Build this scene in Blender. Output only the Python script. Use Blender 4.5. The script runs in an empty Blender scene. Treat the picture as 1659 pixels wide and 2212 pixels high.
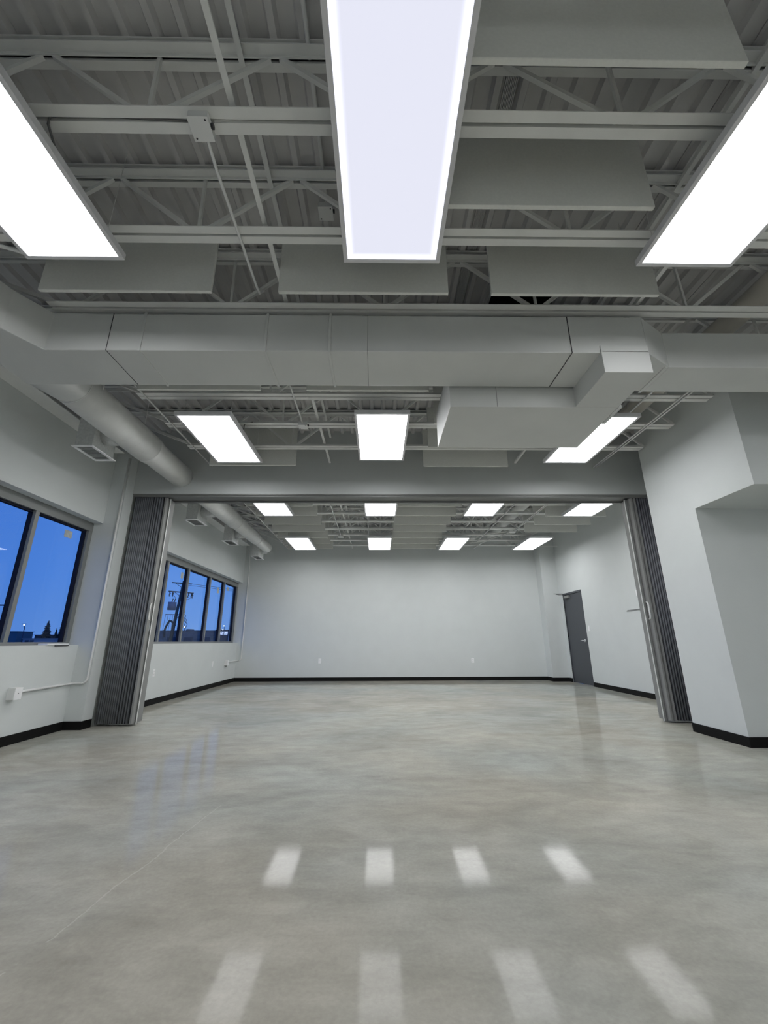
import bpy, math, random
from mathutils import Vector, Matrix
random.seed(4)
S = bpy.context.scene
COL = S.collection
PI = math.pi

# ------------------------------------------------------------------ camera
cam_d = bpy.data.cameras.new('camera')
cam = bpy.data.objects.new('camera', cam_d)
COL.objects.link(cam)
cam_d.sensor_fit = 'HORIZONTAL'
cam_d.sensor_width = 36.0
cam_d.lens = 36.0 * 899.8 / 1659.0
cam_d.clip_start = 0.02
cam_d.clip_end = 600
_p, _y, _r = math.radians(17.184), math.radians(0.783), math.radians(-0.18)
_f = Vector((math.sin(_y) * math.cos(_p), math.cos(_y) * math.cos(_p), math.sin(_p)))
_rt = Vector((math.cos(_y), -math.sin(_y), 0))
_u = _rt.cross(_f)
_R = _rt * math.cos(_r) + _u * math.sin(_r)
_U = -_rt * math.sin(_r) + _u * math.cos(_r)
cam.matrix_world = Matrix(((_R.x, _U.x, -_f.x, 0), (_R.y, _U.y, -_f.y, 0), (_R.z, _U.z, -_f.z, 1.0), (0, 0, 0, 1)))
S.camera = cam

# ------------------------------------------------------------------ world: dusk sky
W = bpy.data.worlds.new('dusk')
S.world = W
W.use_nodes = True
nt = W.node_tree
nt.nodes.clear()
wo = nt.nodes.new('ShaderNodeOutputWorld')
bg = nt.nodes.new('ShaderNodeBackground')
tc = nt.nodes.new('ShaderNodeTexCoord')
sp = nt.nodes.new('ShaderNodeSeparateXYZ')
cr = nt.nodes.new('ShaderNodeValToRGB')
e = cr.color_ramp.elements
e[0].position = 0.0; e[0].color = (0.16, 0.34, 0.82, 1)
e[1].position = 0.6; e[1].color = (0.06, 0.19, 0.72, 1)
m = cr.color_ramp.elements.new(0.12); m.color = (0.115, 0.30, 0.84, 1)
nt.links.new(tc.outputs['Generated'], sp.inputs[0])
nt.links.new(sp.outputs['Z'], cr.inputs[0])
mr = nt.nodes.new('ShaderNodeMapRange')      # the sky is deeper away from the afterglow
mr.inputs['From Min'].default_value = -0.70; mr.inputs['From Max'].default_value = -0.38
mr.inputs['To Min'].default_value = 0.0; mr.inputs['To Max'].default_value = 1.0
nt.links.new(sp.outputs['X'], mr.inputs['Value'])
mxs = nt.nodes.new('ShaderNodeMix'); mxs.data_type = 'RGBA'; mxs.blend_type = 'MULTIPLY'
mxs.inputs[0].default_value = 1.0
mc = nt.nodes.new('ShaderNodeMix'); mc.data_type = 'RGBA'
mc.inputs[6].default_value = (0.62, 0.74, 0.84, 1); mc.inputs[7].default_value = (1.05, 1.04, 0.98, 1)
nt.links.new(mr.outputs[0], mc.inputs[0])
nt.links.new(cr.outputs[0], mxs.inputs[6]); nt.links.new(mc.outputs[2], mxs.inputs[7])
nt.links.new(mxs.outputs[2], bg.inputs['Color'])
bg.inputs['Strength'].default_value = 0.93
nt.links.new(bg.outputs[0], wo.inputs[0])

# ------------------------------------------------------------------ view
S.view_settings.view_transform = 'Standard'
S.view_settings.look = 'None'
S.view_settings.gamma = 1.0
S.view_settings.exposure = 0.11
S.view_settings.use_curve_mapping = False
PANEL = 9.6          # luminous strength of the ceiling panels
PANEL_FRONT = 0.77   # centre panel's emission, set low to imitate compressed highlights

# ------------------------------------------------------------------ materials
MATS = {}
def mat(name, col, rough=0.5, metal=0.0, noise=0.0, nscale=20.0, bump=0.0, spec=0.5, col2=None, stretch=(1, 1, 1)):
    m = bpy.data.materials.new(name)
    m.use_nodes = True
    t = m.node_tree
    b = t.nodes['Principled BSDF']
    b.inputs['Base Color'].default_value = (*col, 1)
    b.inputs['Roughness'].default_value = rough
    b.inputs['Metallic'].default_value = metal
    b.inputs['Specular IOR Level'].default_value = spec
    if noise or bump:
        c = t.nodes.new('ShaderNodeTexCoord')
        mp = t.nodes.new('ShaderNodeMapping')
        mp.inputs['Scale'].default_value = stretch
        n = t.nodes.new('ShaderNodeTexNoise')
        n.inputs['Scale'].default_value = nscale
        n.inputs['Detail'].default_value = 4
        t.links.new(c.outputs['Object'], mp.inputs[0])
        t.links.new(mp.outputs[0], n.inputs['Vector'])
        if noise:
            r = t.nodes.new('ShaderNodeValToRGB')
            c2 = col2 or tuple(x * (1 - noise) for x in col)
            r.color_ramp.elements[0].color = (*c2, 1); r.color_ramp.elements[0].position = 0.3
            r.color_ramp.elements[1].color = (*col, 1); r.color_ramp.elements[1].position = 0.7
            t.links.new(n.outputs['Fac'], r.inputs[0])
            t.links.new(r.outputs[0], b.inputs['Base Color'])
        if bump:
            bp = t.nodes.new('ShaderNodeBump')
            bp.inputs['Strength'].default_value = bump
            bp.inputs['Distance'].default_value = 0.004
            t.links.new(n.outputs['Fac'], bp.inputs['Height'])
            t.links.new(bp.outputs[0], b.inputs['Normal'])
    MATS[name] = m
    return m

def emat(name, col, strength):
    m = bpy.data.materials.new(name)
    m.use_nodes = True
    b = m.node_tree.nodes['Principled BSDF']
    b.inputs['Base Color'].default_value = (0.8, 0.8, 0.8, 1)
    b.inputs['Emission Color'].default_value = (*col, 1)
    b.inputs['Emission Strength'].default_value = strength
    return m

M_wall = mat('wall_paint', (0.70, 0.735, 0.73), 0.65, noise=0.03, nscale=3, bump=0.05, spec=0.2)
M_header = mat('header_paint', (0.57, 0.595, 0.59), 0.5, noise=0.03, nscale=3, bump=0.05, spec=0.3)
M_steel = mat('joist_paint', (0.84, 0.85, 0.83), 0.55, noise=0.05, nscale=6, spec=0.3)
M_deck = mat('deck_paint', (0.66, 0.655, 0.65), 0.6, noise=0.08, nscale=5, spec=0.3)
M_duct = mat('duct_paint', (0.68, 0.695, 0.68), 0.42, noise=0.06, nscale=2.2, spec=0.4)
M_round = mat('round_duct_paint', (0.80, 0.81, 0.79), 0.38, noise=0.06, nscale=9, spec=0.4)
M_tan = mat('tan_duct_paint', (0.66, 0.63, 0.57), 0.5, noise=0.05, nscale=7, spec=0.3)
M_boot = mat('boot_metal', (0.74, 0.76, 0.75), 0.4, noise=0.18, nscale=40, spec=0.5)
M_baffle = mat('baffle_felt', (0.80, 0.81, 0.77), 0.9, noise=0.05, nscale=60, spec=0.1)
M_baffle_edge = mat('baffle_edge', (0.56, 0.57, 0.54), 0.9, spec=0.1)
M_frame = mat('panel_frame', (0.75, 0.75, 0.77), 0.4, spec=0.4)
M_conduit = mat('conduit_paint', (0.8, 0.81, 0.80), 0.4, spec=0.4)
M_white = mat('white_plastic', (0.93, 0.94, 0.95), 0.35, spec=0.5)
M_base = mat('black_vinyl', (0.008, 0.008, 0.008), 0.55, spec=0.15)
M_dark = mat('dark_metal', (0.03, 0.03, 0.035), 0.5)
M_void_shade = mat('dark_void_shade', (0.012, 0.012, 0.012), 0.9, spec=0.0)  # near-black colour standing in for shade in gaps and the roof opening
M_grille = mat('grille_grey', (0.26, 0.27, 0.27), 0.5)
M_pleat = mat('partition_vinyl', (0.215, 0.225, 0.25), 0.55, noise=0.12, nscale=120, spec=0.35)
M_lead = mat('partition_trim', (0.26, 0.265, 0.26), 0.62, spec=0.4)
M_alu = mat('bright_aluminium', (0.88, 0.89, 0.88), 0.4, metal=0.1)
M_door = mat('door_paint', (0.075, 0.082, 0.093), 0.45, spec=0.35)
M_hinge = mat('hinge_dark', (0.02, 0.021, 0.023), 0.5)
M_chrome = mat('brushed_chrome', (0.75, 0.76, 0.78), 0.25, metal=1.0)
M_win = mat('window_aluminium', (0.235, 0.245, 0.24), 0.4, spec=0.4)
M_gasket = mat('window_gasket', (0.012, 0.014, 0.03), 0.6, spec=0.2)
M_track = mat('track_grey', (0.20, 0.205, 0.20), 0.45)
M_paper = mat('paper_label', (0.62, 0.66, 0.66), 0.8, noise=0.25, nscale=30)
M_cable = mat('grey_cable', (0.16, 0.16, 0.16), 0.5)
M_asph = mat('ground_dusk', (0.05, 0.055, 0.06), 0.9, noise=0.4, nscale=0.5)
M_bldA = mat('building_slate', (0.19, 0.215, 0.25), 0.8, noise=0.35, nscale=0.6, stretch=(1, 1, 3))
M_bldB = mat('building_navy', (0.03, 0.05, 0.10), 0.8)
M_bldC = mat('building_teal', (0.06, 0.15, 0.22), 0.8)
M_bldD = mat('building_pale', (0.28, 0.32, 0.40), 0.8)
M_bldT = mat('roof_trim_pale', (0.75, 0.78, 0.85), 0.6)
M_pole = mat('pole_wood', (0.085, 0.095, 0.105), 0.9, noise=0.4, nscale=8, stretch=(1, 1, 0.2))
M_trafo = mat('transformer_grey', (0.19, 0.23, 0.30), 0.6, noise=0.15, nscale=2)
M_tree = mat('spruce_needles', (0.018, 0.03, 0.04), 0.9, noise=0.4, nscale=6)
M_lamp = emat('street_lamp_light', (0.9, 1.0, 0.95), 4.0)
M_sign = emat('sign_light', (0.62, 0.72, 1.0), 1.1)
M_signtxt = mat('sign_lettering', (0.04, 0.07, 0.25), 0.6)
M_emit = emat('panel_light', (0.985, 0.985, 1.0), PANEL)

def front_panel_mat():
    # edge-lit panel, brighter at its long and short edges where the diodes sit
    m = bpy.data.materials.new('edge_lit_panel_light'); m.use_nodes = True
    t = m.node_tree; b = t.nodes['Principled BSDF']
    b.inputs['Base Color'].default_value = (0.1, 0.1, 0.1, 1)
    b.inputs['Specular IOR Level'].default_value = 0.1
    c = t.nodes.new('ShaderNodeTexCoord'); s = t.nodes.new('ShaderNodeSeparateXYZ')
    t.links.new(c.outputs['Object'], s.inputs[0])
    def edge(out, half):
        a = t.nodes.new('ShaderNodeMath'); a.operation = 'ABSOLUTE'; t.links.new(out, a.inputs[0])
        d = t.nodes.new('ShaderNodeMapRange'); d.inputs['From Min'].default_value = half - 0.05
        d.inputs['From Max'].default_value = half; d.interpolation_type = 'SMOOTHSTEP'
        t.links.new(a.outputs[0], d.inputs['Value']); return d.outputs[0]
    mx = t.nodes.new('ShaderNodeMath'); mx.operation = 'MAXIMUM'
    t.links.new(edge(s.outputs['X'], 0.273), mx.inputs[0]); t.links.new(edge(s.outputs['Y'], 0.597), mx.inputs[1])
    r = t.nodes.new('ShaderNodeMapRange'); r.inputs['To Min'].default_value = PANEL_FRONT; r.inputs['To Max'].default_value = 1.35
    t.links.new(mx.outputs[0], r.inputs['Value'])
    b.inputs['Emission Color'].default_value = (0.93, 0.945, 1.09, 1)
    t.links.new(r.outputs[0], b.inputs['Emission Strength'])
    return m
M_emit2 = front_panel_mat()

def floor_mat():
    m = bpy.data.materials.new('polished_concrete'); m.use_nodes = True
    t = m.node_tree; b = t.nodes['Principled BSDF']
    c = t.nodes.new('ShaderNodeTexCoord')
    def noise(scale, detail, rough, dist=0.0, stretch=(1, 1, 1), off=0):
        mp = t.nodes.new('ShaderNodeMapping'); mp.inputs['Scale'].default_value = stretch
        mp.inputs['Location'].default_value = (off, off * 1.7, 0)
        n = t.nodes.new('ShaderNodeTexNoise'); n.inputs['Scale'].default_value = scale
        n.inputs['Detail'].default_value = detail; n.inputs['Roughness'].default_value = rough
        n.inputs['Distortion'].default_value = dist
        t.links.new(c.outputs['Object'], mp.inputs[0]); t.links.new(mp.outputs[0], n.inputs['Vector']); return n
    n1 = noise(0.75, 6, 0.62, 0.7, (1, 1.5, 1))
    r1 = t.nodes.new('ShaderNodeValToRGB')
    E_ = r1.color_ramp.elements
    E_[0].position = 0.30; E_[0].color = (0.315, 0.308, 0.280, 1)
    E_[1].position = 0.72; E_[1].color = (0.465, 0.458, 0.412, 1)
    k = r1.color_ramp.elements.new(0.5); k.color = (0.392, 0.386, 0.348, 1)
    t.links.new(n1.outputs['Fac'], r1.inputs[0])
    n2 = noise(4.0, 8, 0.66, 0.3, (1, 1.8, 1), 3)
    mx = t.nodes.new('ShaderNodeMix'); mx.data_type = 'RGBA'; mx.blend_type = 'OVERLAY'; mx.inputs[0].default_value = 0.34
    t.links.new(r1.outputs[0], mx.inputs[6]); t.links.new(n2.outputs['Fac'], mx.inputs[7])
    n3 = noise(0.5, 3, 0.5, 0.0, (1, 1, 1), 9)
    r3 = t.nodes.new('ShaderNodeValToRGB')
    r3.color_ramp.elements[0].position = 0.4; r3.color_ramp.elements[0].color = (1.0, 0.97, 0.92, 1)
    r3.color_ramp.elements[1].position = 0.65; r3.color_ramp.elements[1].color = (0.93, 0.98, 1.0, 1)
    t.links.new(n3.outputs['Fac'], r3.inputs[0])
    m2 = t.nodes.new('ShaderNodeMix'); m2.data_type = 'RGBA'; m2.blend_type = 'MULTIPLY'; m2.inputs[0].default_value = 1.0
    t.links.new(mx.outputs[2], m2.inputs[6]); t.links.new(r3.outputs[0], m2.inputs[7])
    n4 = noise(60.0, 3, 0.6, 0, (1, 1, 1), 5)
    m3 = t.nodes.new('ShaderNodeMix'); m3.data_type = 'RGBA'; m3.blend_type = 'OVERLAY'; m3.inputs[0].default_value = 0.14
    t.links.new(m2.outputs[2], m3.inputs[6]); t.links.new(n4.outputs['Fac'], m3.inputs[7])
    # a hairline surface crack running across the slab
    sp = t.nodes.new('ShaderNodeSeparateXYZ'); t.links.new(c.outputs['Object'], sp.inputs[0])
    def mth(op, a, b_=None):
        q = t.nodes.new('ShaderNodeMath'); q.operation = op
        for i, v in enumerate((a, b_)):
            if v is None: continue
            if isinstance(v, (int, float)): q.inputs[i].default_value = v
            else: t.links.new(v, q.inputs[i])
        return q.outputs[0]
    wob = noise(2.2, 6, 0.7, 0, (1, 1, 1), 2)
    ln = mth('SUBTRACT', sp.outputs['X'], mth('ADD', mth('MULTIPLY', sp.outputs['Y'], 0.125), -1.39))
    ln = mth('ABSOLUTE', mth('ADD', ln, mth('MULTIPLY', mth('SUBTRACT', wob.outputs['Fac'], 0.5), 0.12)))
    on = mth('LESS_THAN', ln, 0.0035)
    gap = mth('GREATER_THAN', n1.outputs['Fac'], 0.47)
    on = mth('MULTIPLY', mth('MULTIPLY', on, gap), mth('MULTIPLY', mth('GREATER_THAN', sp.outputs['Y'], 1.6), mth('LESS_THAN', sp.outputs['Y'], 3.2)))
    m4 = t.nodes.new('ShaderNodeMix'); m4.data_type = 'RGBA'; m4.inputs[7].default_value = (0.62, 0.60, 0.55, 1)
    t.links.new(mth('MULTIPLY', on, 0.35), m4.inputs[0]); t.links.new(m3.outputs[2], m4.inputs[6])
    t.links.new(m4.outputs[2], b.inputs['Base Color'])
    rr = t.nodes.new('ShaderNodeMapRange'); rr.inputs['To Min'].default_value = 0.03; rr.inputs['To Max'].default_value = 0.11
    t.links.new(n2.outputs['Fac'], rr.inputs['Value']); t.links.new(rr.outputs[0], b.inputs['Roughness'])
    b.inputs['IOR'].default_value = 1.098
    bp = t.nodes.new('ShaderNodeBump'); bp.inputs['Strength'].default_value = 0.02; bp.inputs['Distance'].default_value = 0.002
    t.links.new(n4.outputs['Fac'], bp.inputs['Height']); t.links.new(bp.outputs[0], b.inputs['Normal'])
    return m
M_floor = floor_mat()

def glass_mat():
    m = bpy.data.materials.new('window_glass'); m.use_nodes = True
    t = m.node_tree; t.nodes.clear()
    o = t.nodes.new('ShaderNodeOutputMaterial'); tr = t.nodes.new('ShaderNodeBsdfTransparent')
    gl = t.nodes.new('ShaderNodeBsdfGlossy'); gl.inputs['Roughness'].default_value = 0.0
    lw = t.nodes.new('ShaderNodeLayerWeight'); lw.inputs['Blend'].default_value = 0.5
    pw = t.nodes.new('ShaderNodeMath'); pw.operation = 'POWER'; pw.inputs[1].default_value = 5
    fr = t.nodes.new('ShaderNodeMath'); fr.operation = 'MULTIPLY_ADD'; fr.inputs[1].default_value = 0.5; fr.inputs[2].default_value = 0.025
    t.links.new(lw.outputs['Facing'], pw.inputs[0]); t.links.new(pw.outputs[0], fr.inputs[0])
    mx = t.nodes.new('ShaderNodeMixShader')
    tr.inputs['Color'].default_value = (0.93, 0.96, 0.98, 1)
    t.links.new(fr.outputs[0], mx.inputs[0]); t.links.new(tr.outputs[0], mx.inputs[1]); t.links.new(gl.outputs[0], mx.inputs[2])
    t.links.new(mx.outputs[0], o.inputs[0]); return m
M_glass = glass_mat()

# ------------------------------------------------------------------ geometry helpers
class MB:
    def __init__(s, o=(0, 0, 0)):
        s.v = []; s.f = []; s.sm = []; s.o = Vector(o); s.mi = []
    def add(s, vs, fs, smooth=False, mi=0):
        k = len(s.v); s.v += [Vector(v) for v in vs]
        for f in fs: s.f.append([i + k for i in f]); s.sm.append(smooth); s.mi.append(mi)
        return s
    def box(s, x0, x1, y0, y1, z0, z1, mi=0):
        x0, x1 = min(x0, x1), max(x0, x1); y0, y1 = min(y0, y1), max(y0, y1); z0, z1 = min(z0, z1), max(z0, z1)
        return s.add([(x0, y0, z0), (x1, y0, z0), (x1, y1, z0), (x0, y1, z0), (x0, y0, z1), (x1, y0, z1), (x1, y1, z1), (x0, y1, z1)],
                     [(0, 3, 2, 1), (4, 5, 6, 7), (0, 1, 5, 4), (1, 2, 6, 5), (2, 3, 7, 6), (3, 0, 4, 7)], mi=mi)
    def bar(s, p, q, w, h, up=(0, 0, 1)):
        p = Vector(p); q = Vector(q); d = (q - p).normalized(); up = Vector(up)
        a = d.cross(up)
        if a.length < 1e-4: a = d.cross(Vector((1, 0, 0)))
        a.normalize(); b = a.cross(d).normalized()
        c = [(-1, -1), (1, -1), (1, 1), (-1, 1)]
        vs = [p + a * (x * w / 2) + b * (z * h / 2) for x, z in c] + [q + a * (x * w / 2) + b * (z * h / 2) for x, z in c]
        return s.add(vs, [(3, 2, 1, 0), (4, 5, 6, 7), (0, 1, 5, 4), (1, 2, 6, 5), (2, 3, 7, 6), (3, 0, 4, 7)])
    def tube(s, path, r, n=10, caps=True):
        P = [Vector(p) for p in path]; R = r if isinstance(r, (list, tuple)) else [r] * len(P)
        T = []
        for i in range(len(P)):
            a = P[max(0, i - 1)]; b = P[min(len(P) - 1, i + 1)]; T.append((b - a).normalized())
        n0 = Vector((0, 0, 1)) if abs(T[0].z) < 0.9 else Vector((1, 0, 0))
        N = (n0 - T[0] * n0.dot(T[0])).normalized(); k = len(s.v)
        for i, p in enumerate(P):
            N = (N - T[i] * N.dot(T[i])).normalized(); B = T[i].cross(N)
            for j in range(n):
                a = 2 * PI * j / n; s.v.append(p + (N * math.cos(a) + B * math.sin(a)) * R[i])
        for i in range(len(P) - 1):
            for j in range(n):
                j2 = (j + 1) % n
                s.f.append([k + i * n + j, k + i * n + j2, k + (i + 1) * n + j2, k + (i + 1) * n + j]); s.sm.append(True); s.mi.append(0)
        if caps:
            s.f.append([k + j for j in range(n)][::-1]); s.sm.append(False); s.mi.append(0)
            s.f.append([k + (len(P) - 1) * n + j for j in range(n)]); s.sm.append(False); s.mi.append(0)
        return s
    def prism(s, poly, a0, a1, axis='z', smooth=False):
        def pt(p, a): return {'z': (p[0], p[1], a), 'y': (p[0], a, p[1]), 'x': (a, p[0], p[1])}[axis]
        n = len(poly); vs = [pt(p, a0) for p in poly] + [pt(p, a1) for p in poly]; k = len(s.v)
        s.add(vs, [list(range(n))[::-1], [n + i for i in range(n)]])
        for i in range(n):
            j = (i + 1) % n; s.f.append([k + i, k + j, k + n + j, k + n + i]); s.sm.append(smooth); s.mi.append(0)
        return s
    def build(s, name, material, parent=None, bevel=0.0, seg=2):
        me = bpy.data.meshes.new(name)
        o = parent_origin(parent) if parent is not None else s.o
        me.from_pydata([tuple(v - o) for v in s.v], [], s.f)
        ms = material if isinstance(material, (list, tuple)) else [material]
        for q in ms: me.materials.append(q)
        for p, sm, mi in zip(me.polygons, s.sm, s.mi): p.use_smooth = sm; p.material_index = mi
        me.validate(); me.update()
        bmfix(me)
        ob = bpy.data.objects.new(name, me); COL.objects.link(ob)
        if parent is not None: ob.parent = parent
        else: ob.location = o
        if bevel:
            b = ob.modifiers.new('bevel', 'BEVEL'); b.width = bevel; b.segments = seg; b.limit_method = 'ANGLE'
        return ob

import bmesh
def bmfix(me):
    bm = bmesh.new(); bm.from_mesh(me); bmesh.ops.recalc_face_normals(bm, faces=bm.faces[:]); bm.to_mesh(me); bm.free()

def parent_origin(p):
    o = Vector((0, 0, 0))
    while p is not None:
        o += Vector(p.location); p = p.parent
    return o

def tag(o, label, cat, group=None, kind=None):
    o['label'] = label; o['category'] = cat
    if group: o['group'] = group
    if kind: o['kind'] = kind
    return o

def thing(name, label, cat, loc=(0, 0, 0), group=None):
    o = bpy.data.objects.new(name, None); COL.objects.link(o); o.location = loc
    o.empty_display_size = 0.05
    return tag(o, label, cat, group)

def struct(name, mb, m, label=None, bevel=0.0):
    o = mb.build(name, m, None, bevel); o['kind'] = 'structure'
    return o

def dup(root, loc, label):
    r = root.copy(); COL.objects.link(r); r.location = loc; r['label'] = label
    for ch in list(root.children):
        c = ch.copy(); COL.objects.link(c); c.parent = r
        for g in list(ch.children):
            d = g.copy(); COL.objects.link(d); d.parent = c
    return r

# ------------------------------------------------------------------ key dimensions
XL = -3.76          # left wall face
XP = -3.54          # left pilaster face
XR = 4.87           # right wall of the back room
YH = 5.70           # header face
YB = 11.68          # back wall face
DZ = 4.01           # underside of deck ribs
TOP = 4.20
XE = 6.2            # right end of the front room
YF = -3.6           # wall behind the camera
SILL, HEAD = 0.962, 2.54

# ------------------------------------------------------------------ room shell
struct('floor', MB().box(-4.0, 6.6, YF - 0.3, 12.1, -0.15, 0.0), M_floor)

def deck():
    prof = []; pitch = 0.1533; x = -1.93 - 14 * pitch
    slits = [-1.19, -0.40, -0.37, 0.96, 2.0, 2.9]
    while x < 6.5:
        # narrow rib touching the joists, wide trough above
        prof += [(x - 0.018, DZ), (x + 0.018, DZ), (x + 0.034, DZ + 0.038)]
        if 0.64 < x + pitch / 2 < 0.80:      # close-ribbed strip
            a = x + 0.040; b = x + pitch - 0.040; n = 8; w = (b - a) / n
            for i in range(n):
                q = a + i * w
                prof += [(q, DZ + 0.038), (q + w * 0.15, DZ + 0.016), (q + w * 0.78, DZ + 0.016), (q + w * 0.82, DZ + 0.05), (q + w * 0.97, DZ + 0.05)]
        for sx in slits:
            if x + 0.036 < sx < x + pitch - 0.036:
                prof += [(sx - 0.003, DZ + 0.038), (sx - 0.003, DZ + 0.07), (sx + 0.003, DZ + 0.07), (sx + 0.003, DZ + 0.038)]
        prof += [(x + pitch - 0.034, DZ + 0.038)]
        x += pitch
    b = MB(); n = len(prof); y0, y1 = YF - 0.2, 12.0
    vs = [(p[0], y0, p[1]) for p in prof] + [(p[0], y1, p[1]) for p in prof]
    b.add(vs, [(i, i + 1, n + i + 1, n + i) for i in range(n - 1)])
    b.box(-4.3, 6.6, y0, y1, DZ + 0.10, DZ + 0.22)
    me = b
    o = me.build('ceiling', M_deck); o['kind'] = 'structure'
deck()

wl = MB()
wl.box(-4.02, XL, YF, 5.53, 0, SILL).box(-4.02, XL, YF, 5.53, HEAD, TOP).box(-4.02, XL, YF, -2.2, SILL, HEAD)
wl.box(-4.02, XP, 5.53, 5.95, 0, TOP)
wl.box(-4.02, XL, 5.95, YB, 0, SILL).box(-4.02, XL, 5.95, YB, HEAD, TOP).box(-4.02, XL, 5.95, 6.15, SILL, HEAD)
struct('wall_left', wl, M_wall)
struct('wall_back', MB().box(-4.02, 5.1, YB, YB + 0.2, 0, TOP), M_wall)
struct('wall_back_pilaster', MB().box(4.45, XR, 11.32, YB, 0, TOP), M_wall)
wr = MB()
wr.box(XR, XR + 0.2, 5.24, 10.075, 0, TOP).box(XR, XR + 0.2, 11.115, 12.0, 0, TOP).box(XR, XR + 0.2, 10.075, 11.115, 2.17, TOP)
struct('wall_right', wr, M_wall)
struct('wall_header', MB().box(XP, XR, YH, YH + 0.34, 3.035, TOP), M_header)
# wall block with the low bulkhead over the recess
struct('wall_bulkhead', MB().prism([(3.70, TOP), (3.70, 2.43), (4.48, 2.43), (4.48, 0), (5.24, 0), (5.24, TOP)], 3.61, XR + 0.2, 'x').box(XR + 0.2, XE + 0.2, 4.48, 4.68, 0, 2.6).box(XR + 0.2, XE + 0.2, 3.70, 4.68, 2.43, TOP), M_wall)
struct('wall_front', MB().box(-4.02, XE + 0.2, YF - 0.2, YF, 0, TOP), M_wall)
struct('wall_right_front', MB().box(XE, XE + 0.2, YF, 3.70, 0, TOP).box(XE, XE + 0.2, 3.70, 4.48, 0, 2.43), M_wall)

# baseboards
BT, BH = 0.012, 0.093
def base(name, segs):
    b = MB()
    for s in segs: b.box(*s, 0.0, BH)
    struct(name, b, M_base)
base('baseboard_left', [(XL, XL + BT, YF, 5.53), (XL, XP, 5.53 - BT, 5.53), (XP, XP + BT, 5.53 - BT, 5.70)])
base('baseboard_left_back', [(XL, XL + BT, 5.95, YB)])
base('baseboard_back', [(XL + BT, 4.45, YB - BT, YB), (4.45 - BT, 4.45, 11.32, YB - BT), (4.45 - BT, XR, 11.32 - BT, 11.32)])
base('baseboard_right', [(XR - BT, XR, 6.05, 10.06), (XR - BT, XR, 11.13, 11.32 - BT)])
base('baseboard_bulkhead', [(3.61 - BT, 3.61, 4.48, 5.24), (3.61 - BT, XE, 4.48 - BT, 4.48)])

# header track
tr = MB().box(XP, XR, YH + 0.005, YH + 0.335, 3.018, 3.036).box(XP, XR, YH + 0.02, YH + 0.06, 2.995, 3.018).box(XP, XR, YH + 0.27, YH + 0.31, 2.995, 3.018)
struct('trim_1', tr, M_track)

# ------------------------------------------------------------------ windows
def window(name, y0, y1, mull):
    w = bpy.data.objects.new(name, None); COL.objects.link(w); w.location = (-3.93, (y0 + y1) / 2, SILL); w['kind'] = 'structure'
    xo, xi = -3.965, -3.88
    f = MB().box(xo + 0.05, xi, y0, y1, SILL, SILL + 0.035).box(xo + 0.05, xi, y0, y1, HEAD - 0.115, HEAD)
    f.box(xo + 0.05, xi, y0, y0 + 0.07, SILL + 0.035, HEAD - 0.115).box(xo + 0.05, xi, y1 - 0.07, y1, SILL + 0.035, HEAD - 0.115)
    f.build('frame', M_win, w, 0.002)
    g = MB().box(xo, xo + 0.05, y0, y1, SILL, SILL + 0.03).box(xo, xo + 0.05, y0, y1, HEAD - 0.135, HEAD)
    g.box(xo, xo + 0.05, y0, y0 + 0.075, SILL + 0.03, HEAD - 0.135).box(xo, xo + 0.05, y1 - 0.09, y1, SILL + 0.03, HEAD - 0.135)
    g.build('outer_gasket', M_gasket, w)
    for ym in mull:
        mm = MB().box(xo + 0.05, xi, ym - 0.055, ym, SILL + 0.035, HEAD - 0.115).build('mullion', M_win, w, 0.002)
        MB().box(xo, xo + 0.05, ym - 0.06, ym + 0.004, SILL + 0.03, HEAD - 0.135).build('mullion_gasket', M_gasket, w)
    ys = [y0] + list(mull) + [y1]
    for a, b in zip(ys[:-1], ys[1:]):
        MB().box(-3.958, -3.952, a + 0.01, b - 0.03, SILL + 0.01, HEAD - 0.05).build('glass_pane', M_glass, w)
    return w
window('window_1', -2.2, 5.53, [-1.1, 0.1, 1.3, 2.45, 3.6, 4.615])
window('window_2', 6.15, YB, [6.9, 7.74, 8.62, 9.77, 10.70])

for (y, z, w_, h_, lab) in ((5.20, 2.31, 0.13, 0.09, 'pale paper sticker high on the pane nearest the left folding partition'),
                       (8.43, 2.27, 0.10, 0.12, 'cream square sticker on the back room pane left of the utility pole mullion'),
                       (10.42, 2.20, 0.12, 0.14, 'white square sticker on the fourth visible back room pane'),
                       (11.08, 2.31, 0.16, 0.09, 'small pale sticker on the back room pane nearest the corner')):
    b = MB((-3.945, y, z)).box(-3.951, -3.948, y - w_ / 2, y + w_ / 2, z - h_ / 2, z + h_ / 2)
    tag(b.build('window_sticker', M_paper), lab, 'sticker')
t = thing('sill_strip', 'short shiny pale strip lying on the front room window sill', 'strip', (-3.82, 5.15, SILL))
MB().box(-3.86, -3.75, 5.0, 5.34, SILL, SILL + 0.020).build('strip', M_white, t, 0.003)
MB().box(-3.757, -3.745, 5.12, 5.34, SILL - 0.010, SILL).build('lip', M_dark, t, 0.002)

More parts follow.
